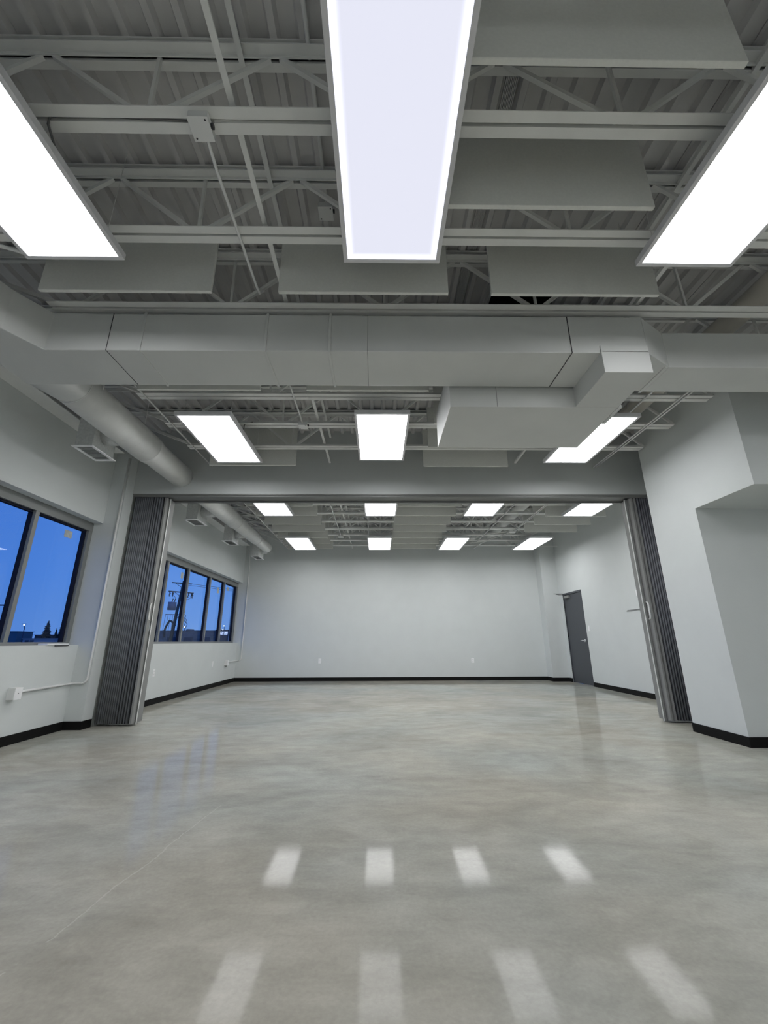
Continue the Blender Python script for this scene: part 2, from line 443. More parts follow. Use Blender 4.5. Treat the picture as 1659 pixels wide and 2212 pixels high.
# ------------------------------------------------------------------ door
d = bpy.data.objects.new('door_1', None); COL.objects.link(d); d.location = (XR, 10.6, 0); d['kind'] = 'structure'
MB().box(XR - 0.004, XR + 0.12, 10.075, 10.11, 0, 2.17).box(XR - 0.004, XR + 0.12, 11.08, 11.115, 0, 2.17).box(XR - 0.004, XR + 0.12, 10.11, 11.08, 2.125, 2.17).build('door_frame', M_door, d, 0.002)
MB().box(XR + 0.012, XR + 0.055, 10.114, 11.076, 0.012, 2.12).build('door_leaf', M_door, d, 0.002)
MB().box(XR + 0.004, XR + 0.06, 10.12, 10.60, 0.0, 0.010).build('threshold', M_lead, d)
for z in (0.28, 1.13, 1.86):
    MB().tube([(XR - 0.002, 11.085, z - 0.055), (XR - 0.002, 11.085, z + 0.055)], 0.011, 10).build('hinge', M_hinge, d)
lv = MB().tube([(XR + 0.012, 10.215, 0.99), (XR - 0.004, 10.215, 0.99)], 0.033, 20)
lv.tube([(XR - 0.004, 10.215, 0.99), (XR - 0.055, 10.215, 0.99)], 0.012, 12)
lv.tube([(XR - 0.05, 10.205, 0.99), (XR - 0.052, 10.27, 0.99), (XR - 0.048, 10.335, 0.985)], [0.012, 0.010, 0.009], 10)
lv.build('lever_handle', M_chrome, d)
MB().box(XR - 0.045, XR + 0.012, 10.72, 10.98, 2.035, 2.095).build('closer_body', M_lead, d, 0.006)
ar = MB().bar((XR - 0.03, 10.93, 2.10), (XR - 0.20, 11.06, 2.15), 0.022, 0.008).bar((XR - 0.20, 11.06, 2.15), (XR - 0.005, 11.09, 2.15), 0.022, 0.008)
ar.build('closer_arm', M_hinge, d)
MB().box(XR - 0.24, XR - 0.004, 11.098, 11.112, 2.165, 2.178).build('hold_open_arm', M_grille, d)

# ------------------------------------------------------------------ wall plates
def plate(name, kind, pos, face, label, group=None):
    # face: unit normal of the wall the plate sits on
    x, y, z = pos; t = thing(name, label, 'outlet' if kind == 'outlet' else ('switch' if kind == 'switch' else 'wall plate'), pos, group)
    def bx(b, a0, a1, c0, c1, d0, d1):
        # a along wall, c vertical, d out of wall
        if face == '-y': b.box(x + a0, x + a1, y - d1, y - d0, z + c0, z + c1)
        elif face == '-x': b.box(x - d1, x - d0, y + a0, y + a1, z + c0, z + c1)
        else: b.box(x + d0, x + d1, y + a0, y + a1, z + c0, z + c1)
        return b
    bx(MB(), -0.037, 0.037, -0.060, 0.060, 0, 0.006).build('cover_plate', M_white, t, 0.002)
    if kind == 'outlet':
        for s in (-1, 1):
            r = bx(MB(), -0.017, 0.017, s * 0.021 - 0.014, s * 0.021 + 0.014, 0.006, 0.009).build('receptacle', M_white, t, 0.001)
            q = MB(); bx(q, -0.009, -0.006, s * 0.021 - 0.004, s * 0.021 + 0.006, 0.009, 0.0095); bx(q, 0.006, 0.009, s * 0.021 - 0.004, s * 0.021 + 0.006, 0.009, 0.0095)
            q.build('slot', M_dark, r)
    elif kind == 'switch':
        bx(MB(), -0.016, 0.016, -0.032, 0.032, 0.006, 0.010).build('rocker', M_white, t, 0.002)
    return t
plate('wall_outlet', 'outlet', (-1.548, YB, 0.498), '-y', 'white duplex outlet low on the left half of the back wall')
plate('wall_outlet', 'outlet', (2.498, YB, 0.498), '-y', 'white duplex outlet low on the right half of the back wall')
plate('wall_outlet', 'outlet', (XL, 7.50, 0.50), '+x', 'white outlet under the back room window, just beyond the left folding partition')
plate('blank_wall_plate', 'blank', (XL, 10.08, 0.51), '+x', 'white blank plate under the back room window near its far end')
plate('light_switch', 'switch', (XR, 9.93, 1.262), '-x', 'white wall switch beside the dark grey door')
plate('wall_outlet', 'outlet', (XR, 7.83, 0.50), '-x', 'white outlet low on the right wall beside the folding partition')
t = plate('wall_control', 'switch', (XR, 7.88, 1.85), '-x', 'white control plate high on the right wall above the grey rail')
t = thing('wall_rail', 'short thin grey rail on the right wall beside the folding partition', 'rail', (XR, 8.0, 1.545))
MB().box(XR - 0.012, XR, 7.35, 8.31, 1.538, 1.552).build('rail', M_grille, t, 0.002)
MB().box(XR - 0.004, XR, 7.35, 8.29, 1.552, 1.558).build('rail_lip', M_dark, t)

# surface boxes fed by conduit
def surf_box(y, label, h=0.115, w=0.095, dpt=0.075, hook=False):
    t = thing('surface_outlet_box', label, 'outlet box', (XL, y, 0.495))
    MB().box(XL, XL + dpt, y - w / 2, y + w / 2, 0.495 - h / 2, 0.495 + h / 2).build('box', M_conduit, t, 0.004)
    c = MB().box(XL + dpt, XL + dpt + 0.004, y - w / 2, y + w / 2, 0.495 - h / 2, 0.495 + h / 2).build('cover', M_white, t, 0.001)
    MB().tube([(XL + dpt + 0.004, y, 0.497), (XL + dpt + 0.0055, y, 0.497)], 0.005, 10).build('screw', M_dark, c)
    if hook: MB().box(XL + 0.02, XL + 0.05, y - 0.02, y + 0.01, 0.40, 0.437).build('clip', M_grille, t)
    return t
surf_box(4.665, 'white surface outlet box with a pipe on the front left wall')
surf_box(10.90, 'small white surface outlet box under the back room window', hook=True)

def arc(c, r, a0, a1, ax, n=6):
    out = []
    for i in range(n + 1):
        a = a0 + (a1 - a0) * i / n; u = math.cos(a) * r; v = math.sin(a) * r
        out.append({'xz': (c[0] + u, c[1], c[2] + v), 'xy': (c[0] + u, c[1] + v, c[2]), 'yz': (c[0], c[1] + u, c[2] + v)}[ax])
    return out
def conduit(path, r, label, name='conduit', mt=None, straps=()):
    o = MB(path[0]).tube(path, r, 10).build(name, mt or M_conduit)
    tag(o, label, 'conduit' if name == 'conduit' else 'cable')
    return o
cr_ = 0.0125
conduit([(XL + 0.05, 4.71, 0.50), (XL + 0.022, 4.80, 0.505), (XL + 0.022, 5.49, 0.515), (XL + 0.03, 5.512, 0.515), (XL + 0.06, 5.515, 0.515), (-3.62, 5.515, 0.515)]
        + arc((-3.62, 5.515, 0.575), 0.06, -PI / 2, 0, 'xz') + [(-3.56, 5.515, 3.50)], cr_,
        'pale grey pipe running from the front wall box and up the left pilaster')
conduit([(XL + 0.05, 10.94, 0.50), (XL + 0.022, 11.02, 0.505), (XL + 0.022, 11.63, 0.515), (XL + 0.04, 11.662, 0.515), (-3.68, 11.665, 0.515)]
        + arc((-3.68, 11.665, 0.575), 0.06, -PI / 2, 0, 'xz') + [(-3.62, 11.665, 3.05), (-3.66, 11.665, 3.50)], cr_,
        'pale grey pipe rising in the far left corner of the back room')

# ------------------------------------------------------------------ folding partitions
def partition(label, x_stack0, x_lead, sgn, ribs, wide):
    # pleats packed from x_stack0 (wall side) towards x_lead (lead post); sgn = +1 when the lead post is on +x side
    zb, zt = 0.025, 2.99; yf, yb = 5.73, 6.0
    t = thing('folding_partition', label, 'partition', ((x_stack0 + x_lead) / 2, 5.86, 0))
    b = MB(); x = x_stack0; w = 0.0205
    edges = []
    for i in range(ribs):
        g = 0.0055 + (0.010 if i > ribs - 6 else 0.0) * (1 if i % 2 else 0.6)
        ww = w
        cx = x + sgn * ww / 2
        pts = []
        for k in range(7):
            a = PI + PI * k / 6
            pts.append((cx + math.cos(a) * ww / 2, yf + 0.010 + math.sin(a) * 0.010))
        for k in range(7):
            a = PI * k / 6
            pts.append((cx + math.cos(a) * ww / 2, yb - 0.010 + math.sin(a) * 0.010))
        b.prism(pts, zb, zt, 'z', True)
        x += sgn * (ww + g)
    b.build('pleated_panels', M_pleat, t)
    MB().box(min(x_stack0 - sgn * 0.022, x), max(x_stack0 - sgn * 0.022, x), yf + 0.05, yb - 0.05, zb + 0.01, zt - 0.01).build('pleat_gap_shade', M_void_shade, t)  # near-black box that paints the shade between pleats and beside the stack
    # wider half-open folds next to the lead post
    f = MB()
    for i in range(wide):
        xa = x + sgn * 0.003; xb = x + sgn * 0.047
        xm = (xa + xb) / 2
        f.prism([(xa, yf + 0.035), (xm - sgn * 0.012, yf + 0.004), (xm + sgn * 0.012, yf + 0.004), (xb, yf + 0.035), (xb, yb - 0.035), (xm, yb - 0.01), (xa, yb - 0.035)], zb, zt)
        x = xb
    f.build('open_fold', M_lead, t)
    MB().box(x + sgn * 0.004, x_lead - sgn * 0.012, yf + 0.07, yf + 0.115, 0.012, zt).build('lead_post', M_lead, t, 0.004)
    MB().box(x_lead - sgn * 0.009, x_lead, yf + 0.066, yf + 0.078, 0.012, zt).build('edge_strip', M_alu, t, 0.002)
    xh = (x + x_lead) / 2 - sgn * 0.02; y_ = yf + 0.06
    MB().tube([(xh, y_, 1.27), (xh, y_ - 0.03, 1.28), (xh, y_ - 0.038, 1.31), (xh, y_ - 0.038, 1.46), (xh, y_ - 0.03, 1.49), (xh, y_, 1.50)], 0.010, 10).build('pull_handle', M_alu, t)
    MB().tube([(x_lead - sgn * 0.06, 5.86, zt), (x_lead - sgn * 0.06, 5.86, zt + 0.03)], 0.02, 12).build('top_roller', M_dark, t)
    if sgn > 0:
        l = MB().box(xh - 0.016, xh + 0.016, y_ - 0.012, y_, 1.13, 1.235).build('latch_plate', M_chrome, t, 0.004)
        MB().tube([(xh - 0.004, y_ - 0.012, 1.16), (xh - 0.004, y_ - 0.04, 1.16), (xh - 0.03, y_ - 0.045, 1.15)], 0.008, 8).build('latch_knob', M_chrome, l)
    return t
partition('grey pleated folding partition stacked at the left side of the opening', -3.505, -3.03, 1, 14, 1)
partition('grey pleated folding partition stacked at the right side of the opening', 4.10, 3.635, -1, 11, 2)
struct('trim_2', MB().box(XP, XP + 0.008, 5.72, 5.75, 0.0, 3.0), M_track)

# ------------------------------------------------------------------ ceiling lights
LZ = 3.26
def light(name_lab, x0, x1, y0, y1, em, group):
    k = 0.9576
    x0, x1, y0, y1 = x0 * k, x1 * k, y0 * k, y1 * k
    cx, cy = (x0 + x1) / 2, (y0 + y1) / 2
    t = thing('panel_light', name_lab, 'ceiling light', (cx, cy, LZ), group)
    fw = 0.026; b = MB()
    b.box(x0, x1, y0, y0 + fw, LZ, LZ + 0.045).box(x0, x1, y1 - fw, y1, LZ, LZ + 0.045)
    b.box(x0, x0 + fw, y0 + fw, y1 - fw, LZ, LZ + 0.045).box(x1 - fw, x1, y0 + fw, y1 - fw, LZ, LZ + 0.045)
    b.build('frame', M_frame, t, 0.002)
    q = MB().box(x0 + fw, x1 - fw, y0 + fw, y1 - fw, LZ + 0.004, LZ + 0.008).build('diffuser', em, t)
    MB().box(x0 + fw, x1 - fw, y0 + fw, y1 - fw, LZ + 0.03, LZ + 0.044).build('back_plate', M_frame, t)
    MB().box(x1 - 0.17, x1 - 0.09, cy + 0.1, cy + 0.42, LZ + 0.045, LZ + 0.08).build('driver_box', M_frame, t, 0.003)
    for sx in (x0 + 0.05, x1 - 0.05):
        for sy in (y0 + 0.12, y1 - 0.12):
            MB().tube([(sx, sy, LZ + 0.045), (sx, sy, DZ)], 0.0016, 5).build('hanging_wire', M_steel, t)
    return t
G1, G2, G3 = 'flat panel lights over the front room', 'flat panel lights before the header', 'flat panel lights of the back room'
light('large glowing panel light overhead at the upper left, cut by the frame', -2.27, -1.645, 0.84, 2.118, M_emit, G1)
light('dimmer bluish panel light overhead at the top centre', -0.228, 0.396, 0.82, 2.122, M_emit2, G1)
light('large glowing panel light overhead at the upper right, cut by the frame', 1.70, 2.335, 0.84, 2.132, M_emit, G1)
light('glowing panel light before the header, leftmost beside the round duct', -2.233, -1.61, 4.05, 5.335, M_emit, G2)
light('glowing panel light before the header, in the middle', -0.268, 0.345, 4.01, 5.25, M_emit, G2)
light('glowing panel light before the header, partly behind the low plenum box', 2.29, 2.905, 4.05, 5.32, M_emit, G2)
nm = ['leftmost', 'second from left', 'third from left', 'rightmost']
for i, (a, b) in enumerate(((-2.268, -1.665), (-0.272, 0.345), (1.67, 2.29), (3.645, 4.265))):
    light('back room panel light in the nearer row under the header, ' + nm[i], a, b, 6.58, 7.91, M_emit, G3)
for i, (a, b) in enumerate(((-2.268, -1.675), (-0.277, 0.332), (1.622, 2.215), (3.635, 4.235))):
    light('back room panel light in the far row by the back wall, ' + nm[i], a, b, 9.76, 11.12, M_emit, G3)
for i, x in enumerate((-1.95, 0.08, 2.02, 4.0)):  # unseen row continuing the visible spacing, included for its light
    light('unseen panel light behind the camera', x - 0.31, x + 0.31, -2.4, -1.1, M_emit, 'unseen panel lights behind the camera')
light('unseen extra panel light far right over the front room', 3.9, 4.52, 0.84, 2.13, M_emit, G1)  # extra panel added out of view; its light reaches the right wall

# ------------------------------------------------------------------ joists
CZ = 3.47
def joist(label, y, xl, xr, wl_, wr_, proto_nodes):
    t = thing('steel_joist', label, 'joist', (0.5, y, CZ), 'open web joists carrying the roof deck')
    for nm_, s in (('bottom_chord', -1), ('bottom_chord', 1)):
        ya, yb = (y - 0.0585, y - 0.0085) if s < 0 else (y + 0.0085, y + 0.0585)
        b = MB().box(xl, xr, ya, yb, CZ, CZ + 0.006)
        yi = yb if s < 0 else ya
        b.box(xl, xr, yi - 0.006 if s < 0 else yi, yi if s < 0 else yi + 0.006, CZ + 0.006, CZ + 0.05)
        b.build(nm_, M_steel, t)
    tc_ = MB().box(wl_, wr_, y - 0.0585, y - 0.0085, 3.965, 3.975).box(wl_, wr_, y + 0.0085, y + 0.0585, 3.965, 3.975)
    tc_.box(wl_, wr_, y - 0.0145, y - 0.0085, 3.945, 4.008).box(wl_, wr_, y + 0.0085, y + 0.0145, 3.945, 4.008)
    tc_.box(wl_, wr_, y - 0.0585, y + 0.0585, 4.000, 4.010)
    tc_.build('top_chord', M_steel, t)
    for a in proto_nodes:     # apex positions on the top chord, bottom nodes half way between
        n1 = a - 0.595; n2 = a + 0.595
        for nb, s in ((n1 + 0.035, -1), (n2 - 0.035, 1)):
            if xl - 0.05 < nb < xr + 0.05:
                MB().bar((a + s * 0.03, y, 3.955), (nb, y, CZ + 0.03), 0.026, 0.022, up=(0, 1, 0)).build('web_diagonal', M_steel, t)
        if xl < n2 < xr: MB().bar((n2, y, CZ + 0.03), (n2 - 0.01, y, 3.96), 0.018, 0.018, up=(0, 1, 0)).build('web_vertical', M_steel, t)
    MB().bar((xl + 0.06, y, CZ + 0.03), (max(wl_ + 0.1, xl - 1.0), y, 3.93), 0.03, 0.024, up=(0, 1, 0)).build('end_diagonal', M_steel, t)
    if xr < wr_ - 0.6: MB().bar((xr - 0.06, y, CZ + 0.03), (xr + 0.8, y, 3.93), 0.03, 0.024, up=(0, 1, 0)).build('end_diagonal', M_steel, t)
    return t
AP = [-1.745 + 1.194 * i for i in range(0, 6)]
ords = ['nearest', 'second', 'third']
joist('grey open web joist right above the camera, out of frame', 0.80, -2.53, 5.4, -3.72, XE, AP)
joist('grey open web joist crossing nearest the camera, junction box hanging under it', 1.414, -2.53, 5.4, -3.72, XE, AP)
joist('grey open web joist second from the camera, behind the two large baffles', 2.025, -2.53, 5.4, -3.72, XE, AP)
joist('grey open web joist just in front of the big rectangular duct', 2.64, -2.53, 5.4, -3.72, XE, AP)
joist('grey open web joist directly over the big rectangular duct', 3.25, -2.53, 5.4, -3.72, XE, AP)
joist('grey open web joist first behind the big rectangular duct', 3.865, -2.53, 3.555, -3.72, 3.605, AP)
joist('grey open web joist second behind the duct, small box hanging under it', 4.48, -2.53, 3.555, -3.72, 3.605, AP)
joist('grey open web joist closest before the header wall', 5.08, -2.53, 3.555, -3.72, 3.605, AP)
yy = [6.30, 6.90, 7.51, 8.10, 8.71, 9.33, 9.91, 10.48, 11.08]
oo = ['first', 'second', 'third', 'fourth', 'fifth', 'sixth', 'seventh', 'eighth', 'last']
APF = [-1.745 + 1.194 * i for i in range(0, 6)]
j0 = joist('back room roof joist, first beyond the header', yy[0], -2.53, 3.74, -3.72, XR - 0.02, APF)
for k in range(1, 9):
    dup(j0, (0.5, yy[k], CZ), 'back room roof joist, ' + oo[k] + ' beyond the header')

# bridging bars
def bridging(x, y0, y1, z, label, w=0.03):
    b = MB((x, y0, z)).box(x - w / 2, x + w / 2, y0, y1, z, z + 0.005).box(x - w / 2, x - w / 2 + 0.005, y0, y1, z + 0.005, z + 0.03)
    tag(b.build('bridging_bar', M_steel), label, 'bar', 'bridging bars between the joists')
bridging(-0.722, 0.5, 5.70, CZ + 0.052, 'long flat bar over the lower chords, front room left of centre')
bridging(-0.728, 0.5, 5.70, 3.935, 'long flat bar under the upper chords, front room left of centre')
bridging(2.035, 0.5, 5.70, CZ + 0.052, 'long flat bar over the lower chords, front room right of centre')
bridging(2.035, 0.5, 5.70, 3.935, 'long flat bar under the upper chords, front room right of centre')
bridging(-0.74, 6.06, YB, CZ + 0.052, 'long flat bar over the lower chords, back room left of centre')
bridging(-0.74, 6.06, YB, 3.935, 'long flat bar under the upper chords, back room left of centre')
bridging(2.04, 6.06, YB, CZ + 0.052, 'long flat bar over the lower chords, back room right of centre')

# steel beams along the left wall
def ibeam(y0, y1, label):
    t = thing('wall_beam', label, 'beam', (XL + 0.11, y0, 3.51))
    MB().box(XL, XL + 0.215, y0, y1, 3.51, 3.522).build('bottom_flange', M_steel, t)
    MB().box(XL + 0.06, XL + 0.072, y0, y1, 3.522, 3.90).build('web', M_deck, t)
    MB().box(XL, XL + 0.215, y0, y1, 3.90, 3.912).build('top_flange', M_steel, t)
ibeam(-1.0, 5.36, 'steel beam running along the top of the front left wall')
ibeam(5.96, 11.3, 'steel beam running along the top of the back room window wall')

# ------------------------------------------------------------------ acoustic baffles
def baffle(x0, y, label, L=1.187, z0=3.32, z1=3.885, th=0.026):
    t = thing('acoustic_baffle', label, 'baffle', (x0 + L / 2, y, z0), 'grey acoustic baffles between the joists')
    b = MB(); b.box(x0, x0 + L, y - th / 2, y + th / 2, z0, z1)
    b.build('panel', M_baffle, t, 0.003)
    for hx in (x0 + 0.17, x0 + L - 0.17):
        e_ = MB().tube([(hx, y, z1), (hx, y, z1 + 0.015)] + arc((hx, y, z1 + 0.027), 0.012, -PI / 2, PI * 1.3, 'xz', 8), 0.0035, 6).build('eye_screw', M_hinge, t)
        MB().tube([(hx, y, z1 + 0.03), (hx, y, DZ)], 0.0012, 4).build('wire', M_steel, e_)
    return t
b0 = baffle(0.368, 1.105, 'large grey baffle beside the dim centre light, nearest of all, at the top right')
def bcopy(x0, y, label): return dup(b0, (x0 + 1.187 / 2, y, 3.32), label)
bcopy(0.363, 1.718, 'large grey baffle right of the dim centre light, second from the top')
bcopy(-2.352, 2.332, 'grey baffle below the upper left light, leftmost of the three before the duct')
bcopy(-0.70, 2.332, 'grey baffle below the dim centre light, middle of the three before the duct')
bcopy(0.79, 2.335, 'grey baffle left of the upper right light, rightmost of the three before the duct')
bcopy(-2.33, 3.52, 'grey baffle peeking out below the duct, left one')
bcopy(-0.70, 3.52, 'grey baffle peeking out below the duct, right one')
bcopy(-2.335, 5.33, 'grey baffle behind the left panel light before the header')
bcopy(0.622, 5.35, 'grey baffle below the low plenum box before the header')
bcopy(0.622, 4.75, 'grey baffle hidden behind the low plenum box, nearer the header')
bcopy(0.622, 4.15, 'grey baffle hidden behind the low plenum box, farther from the header')
fy = [7.155, 7.75, 8.375, 8.99, 9.585, 10.18, 10.77]
for k, y in enumerate(fy):
    bcopy(0.325, y, 'pale baffle in the centre row of the back room, ' + ['nearest', 'second', 'third', 'fourth', 'fifth', 'sixth', 'farthest'][k])
for k, y in enumerate(fy):
    bcopy(-2.375 if k < 4 else -2.385, y, 'pale baffle in the left row of the back room, ' + ['nearest', 'second', 'third', 'fourth', 'fifth', 'sixth', 'farthest'][k])
for k, y in enumerate((7.78, 8.395, 9.015)):
    bcopy(3.275, y, 'pale baffle in the right row of the back room, ' + ['nearest', 'middle', 'farthest'][k])

# ------------------------------------------------------------------ big rectangular duct
ZB, ZT = 3.09, 3.425
dt = thing('rectangular_duct', 'big rectangular grey duct crossing the front room with a bend at left', 'duct', (0, 2.88, ZB))
main = MB().box(-2.05, 1.472, 2.652, 3.10, ZB, ZT)
main.build('straight_run', M_duct, dt, 0.006)
# bend at the left, turning towards the camera
inner = [(-2.045, 2.652), (-2.505, 2.652), (-2.63, 2.43), (-2.70, 2.18), (-2.72, 1.9), (-2.72, YF + 0.1)]
outer = [(-3.17, YF + 0.1), (-3.17, 2.2), (-3.10, 2.55), (-2.985, 2.80), (-2.985, 3.10), (-2.045, 3.10)]
MB().prism(inner + outer, ZB, ZT).build('bend', M_duct, dt, 0.006)
# right-hand reducer and narrower run
MB().box(1.475, 2.06, 2.652, 3.10, ZB, ZT).build('tee_section', M_duct, dt, 0.005)
MB().add([(2.06, 2.652, ZB), (2.06, 3.10, ZB), (2.06, 3.10, ZT), (2.06, 2.652, ZT), (2.33, 2.82, ZB), (2.33, 3.165, ZB), (2.33, 3.165, ZT), (2.33, 2.82, ZT)],
         [(0, 3, 2, 1), (4, 5, 6, 7), (0, 1, 5, 4), (1, 2, 6, 5), (2, 3, 7, 6), (3, 0, 4, 7)]).build('reducer', M_duct, dt, 0.003)
MB().box(2.33, XE - 0.02, 2.82, 3.165, ZB, ZT).build('narrow_run', M_duct, dt, 0.006)
def flange(x, y0, y1, w=0.02, p=0.008, m_=None):
    b = MB()
    b.box(x - w / 2, x + w / 2, y0 - p, y0 + 0.002, ZB - p, ZT + p).box(x - w / 2, x + w / 2, y1 - 0.002, y1 + p, ZB - p, ZT + p)
    b.box(x - w / 2, x + w / 2, y0, y1, ZB - p, ZB + 0.002).box(x - w / 2, x + w / 2, y0, y1, ZT - 0.002, ZT + p)
    b.build('joint_flange', m_ or M_duct, dt, 0.002)
for x in (-1.80, -0.86, -0.375): flange(x, 2.652, 3.10)
flange(2.30, 2.82, 3.165, 0.022)
for x in (-2.0475, 1.4735): flange(x, 2.652, 3.10, 0.006, 0.0015, M_dark)
flange(-0.085, 2.652, 3.10, 0.004, 0.001, M_grille)
# transition from the bend to the round branch
tv = MB(); n = 24; C0 = Vector((-2.875, 3.42, 3.30)); R0 = 0.183
sq = []
for j in range(n):
    a = 2 * PI * j / n; c, s_ = math.cos(a), math.sin(a); k = 1 / max(abs(c), abs(s_))
    sq.append((-2.815 + c * k * 0.16, 3.10, 3.262 + s_ * k * 0.165))
ci = [(C0.x + math.cos(2 * PI * j / n) * R0, C0.y, C0.z + math.sin(2 * PI * j / n) * R0) for j in range(n)]
tv.add(sq + ci, [(j, (j + 1) % n, n + (j + 1) % n, n + j) for j in range(n)], True)
tv.build('round_transition', M_duct, dt)
# bright strip: stiffener on the outer edge of the bend
MB().box(-3.19, -3.168, 1.0, 2.2, ZB - 0.004, ZB + 0.03).build('edge_strip', M_round, dt)
# drop under the tee and plenum
MB().box(1.69, 2.055, 2.640, 3.14, 2.91, ZB + 0.01).box(1.69, 2.055, 2.640, 2.652, ZB, ZB + 0.06).build('drop_box', M_duct, dt, 0.003)
t = thing('plenum_box', 'low wide grey plenum box hanging behind the big duct', 'plenum', (1.34, 3.5, 2.905))
MB().box(0.612, 2.06, 3.125, 3.91, 2.908, 3.30).build('body', M_duct, t, 0.003)
MB().box(2.055, 2.085, 3.12, 3.40, 2.90, 3.31).build('corner_flange', M_duct, t, 0.002)
MB().box(1.015, 1.019, 3.1225, 3.126, 2.91, 3.30).build('seam', M_grille, t)
for x in (0.75, 1.95):
    MB().tube([(x, 3.5, 3.30), (x, 3.5, DZ)], 0.005, 6).build('hanger_rod', M_steel, t)

# ------------------------------------------------------------------ round ducts
def ring_surface(b, prof, cx, cz, n=40):
    k = len(b.v)
    for (y, r) in prof:
        for j in range(n):
            a = 2 * PI * j / n; b.v.append(Vector((cx + math.cos(a) * r, y, cz + math.sin(a) * r)))
    for i in range(len(prof) - 1):
        for j in range(n):
            j2 = (j + 1) % n
            b.f.append([k + i * n + j, k + i * n + j2, k + (i + 1) * n + j2, k + (i + 1) * n + j]); b.sm.append(True); b.mi.append(0)
    for i, rev in ((0, False), (len(prof) - 1, True)):
        fs = [k + i * n + j for j in range(n)]; b.f.append(fs[::-1] if rev else fs); b.sm.append(False); b.mi.append(0)
    return b
def spiral(cx, cz, r, y0, y1, pitch=0.13):
    n = max(8, int((y1 - y0) / pitch * 24)); P = []
    for i in range(n + 1):
        a = 2 * PI * i / 24; P.append((cx + math.cos(a) * r, y0 + (y1 - y0) * i / n, cz + math.sin(a) * r))
    return MB().tube(P, 0.0022, 4)
rd = thing('round_duct', 'thick round white duct in the front room running to the header', 'duct', (-2.875, 4.5, 3.30))
ring_surface(MB(), [(3.40, 0.184), (4.72, 0.184)], -2.875, 3.30).build('wide_section', M_round, rd)
ring_surface(MB(), [(4.72, 0.184), (4.80, 0.181), (4.93, 0.163), (YH + 0.04, 0.162)], -2.875, 3.30).build('narrow_section', M_round, rd)
for y, r in ((3.42, 0.1855), (4.72, 0.1855)):
    ring_surface(MB(), [(y - 0.006, r), (y + 0.006, r)], -2.875, 3.30).build('joint_ring', M_duct, rd)
spiral(-2.875, 3.30, 0.1835, 3.43, 4.71, 0.16).build('spiral_seam', M_round, rd)
spiral(-2.875, 3.30, 0.1615, 4.95, 5.69, 0.16).build('spiral_seam', M_round, rd)
MB().tube([(-2.70, 3.58, 3.36), (-2.70, 3.58, DZ)], 0.004, 6).build('hanger_rod', M_steel, rd)
MB().tube([(-2.74, 4.40, 3.44), (-2.74, 4.40, DZ)], 0.004, 6).build('hanger_rod', M_steel, rd)
rf = thing('round_duct', 'thick round white duct of the back room along the window wall', 'duct', (-2.875, 8.2, 3.30))
ring_surface(MB(), [(YH + 0.30, 0.158), (8.05, 0.158)], -2.875, 3.30).build('first_section', M_round, rf)
ring_surface(MB(), [(8.05, 0.158), (8.16, 0.140), (9.55, 0.140)], -2.875, 3.30).build('second_section', M_round, rf)
ring_surface(MB(), [(9.55, 0.140), (9.64, 0.125), (10.55, 0.125), (10.60, 0.115), (10.615, 0.06)], -2.875, 3.30).build('third_section', M_round, rf)
spiral(-2.875, 3.30, 0.1575, YH + 0.34, 8.04, 0.13).build('spiral_seam', M_duct, rf)
spiral(-2.875, 3.30, 0.1395, 8.18, 9.54, 0.13).build('spiral_seam', M_duct, rf)
for y in (7.9, 10.2): MB().tube([(-2.80, y, 3.40), (-2.80, y, DZ)], 0.004, 6).build('hanger_rod', M_steel, rf)

def boot(x0, x1, y0, y1, label, r, ztop=3.42):
    z = 3.06; t = thing('air_diffuser', label, 'diffuser', ((x0 + x1) / 2, (y0 + y1) / 2, z))
    q = 0.022
    MB().box(x0 + q, x1 - q, y0 + q, y1 - q, z + 0.008, ztop).build('neck_box', M_boot, t, 0.003)
    f = MB().box(x0, x1, y0, y0 + 0.035, z, z + 0.010).box(x0, x1, y1 - 0.035, y1, z, z + 0.010).box(x0, x0 + 0.035, y0 + 0.035, y1 - 0.035, z, z + 0.010).box(x1 - 0.035, x1, y0 + 0.035, y1 - 0.035, z, z + 0.010)
    f.build('rim', M_white, t, 0.001)
    g = MB(); k = 9
    for i in range(k):
        yq = y0 + 0.04 + (y1 - y0 - 0.08) * (i + 0.5) / k
        g.add([(x0 + 0.035, yq - 0.016, z + 0.002), (x1 - 0.035, yq - 0.016, z + 0.002), (x1 - 0.035, yq + 0.014, z + 0.007), (x0 + 0.035, yq + 0.014, z + 0.007)], [(0, 1, 2, 3)])
    g.build('louvres', M_grille, t)
    yc = (y0 + y1) / 2
    MB().tube([(x1 - q - 0.005, yc, 3.27), (-2.93, yc, 3.29)], [0.105, 0.115], 20).build('side_collar', M_boot, t)
    return t
boot(-3.385, -3.145, 4.20, 4.62, 'square air diffuser box hanging beside the front room round duct', 0.18)
boot(-3.445, -3.20, 7.12, 7.57, 'square air diffuser box of the back room, nearest of three', 0.15)
boot(-3.37, -3.135, 8.765, 9.22, 'square air diffuser box of the back room, middle of three', 0.14)
boot(-3.25, -3.035, 10.466, 10.972, 'square air diffuser box of the back room, farthest of three', 0.12)

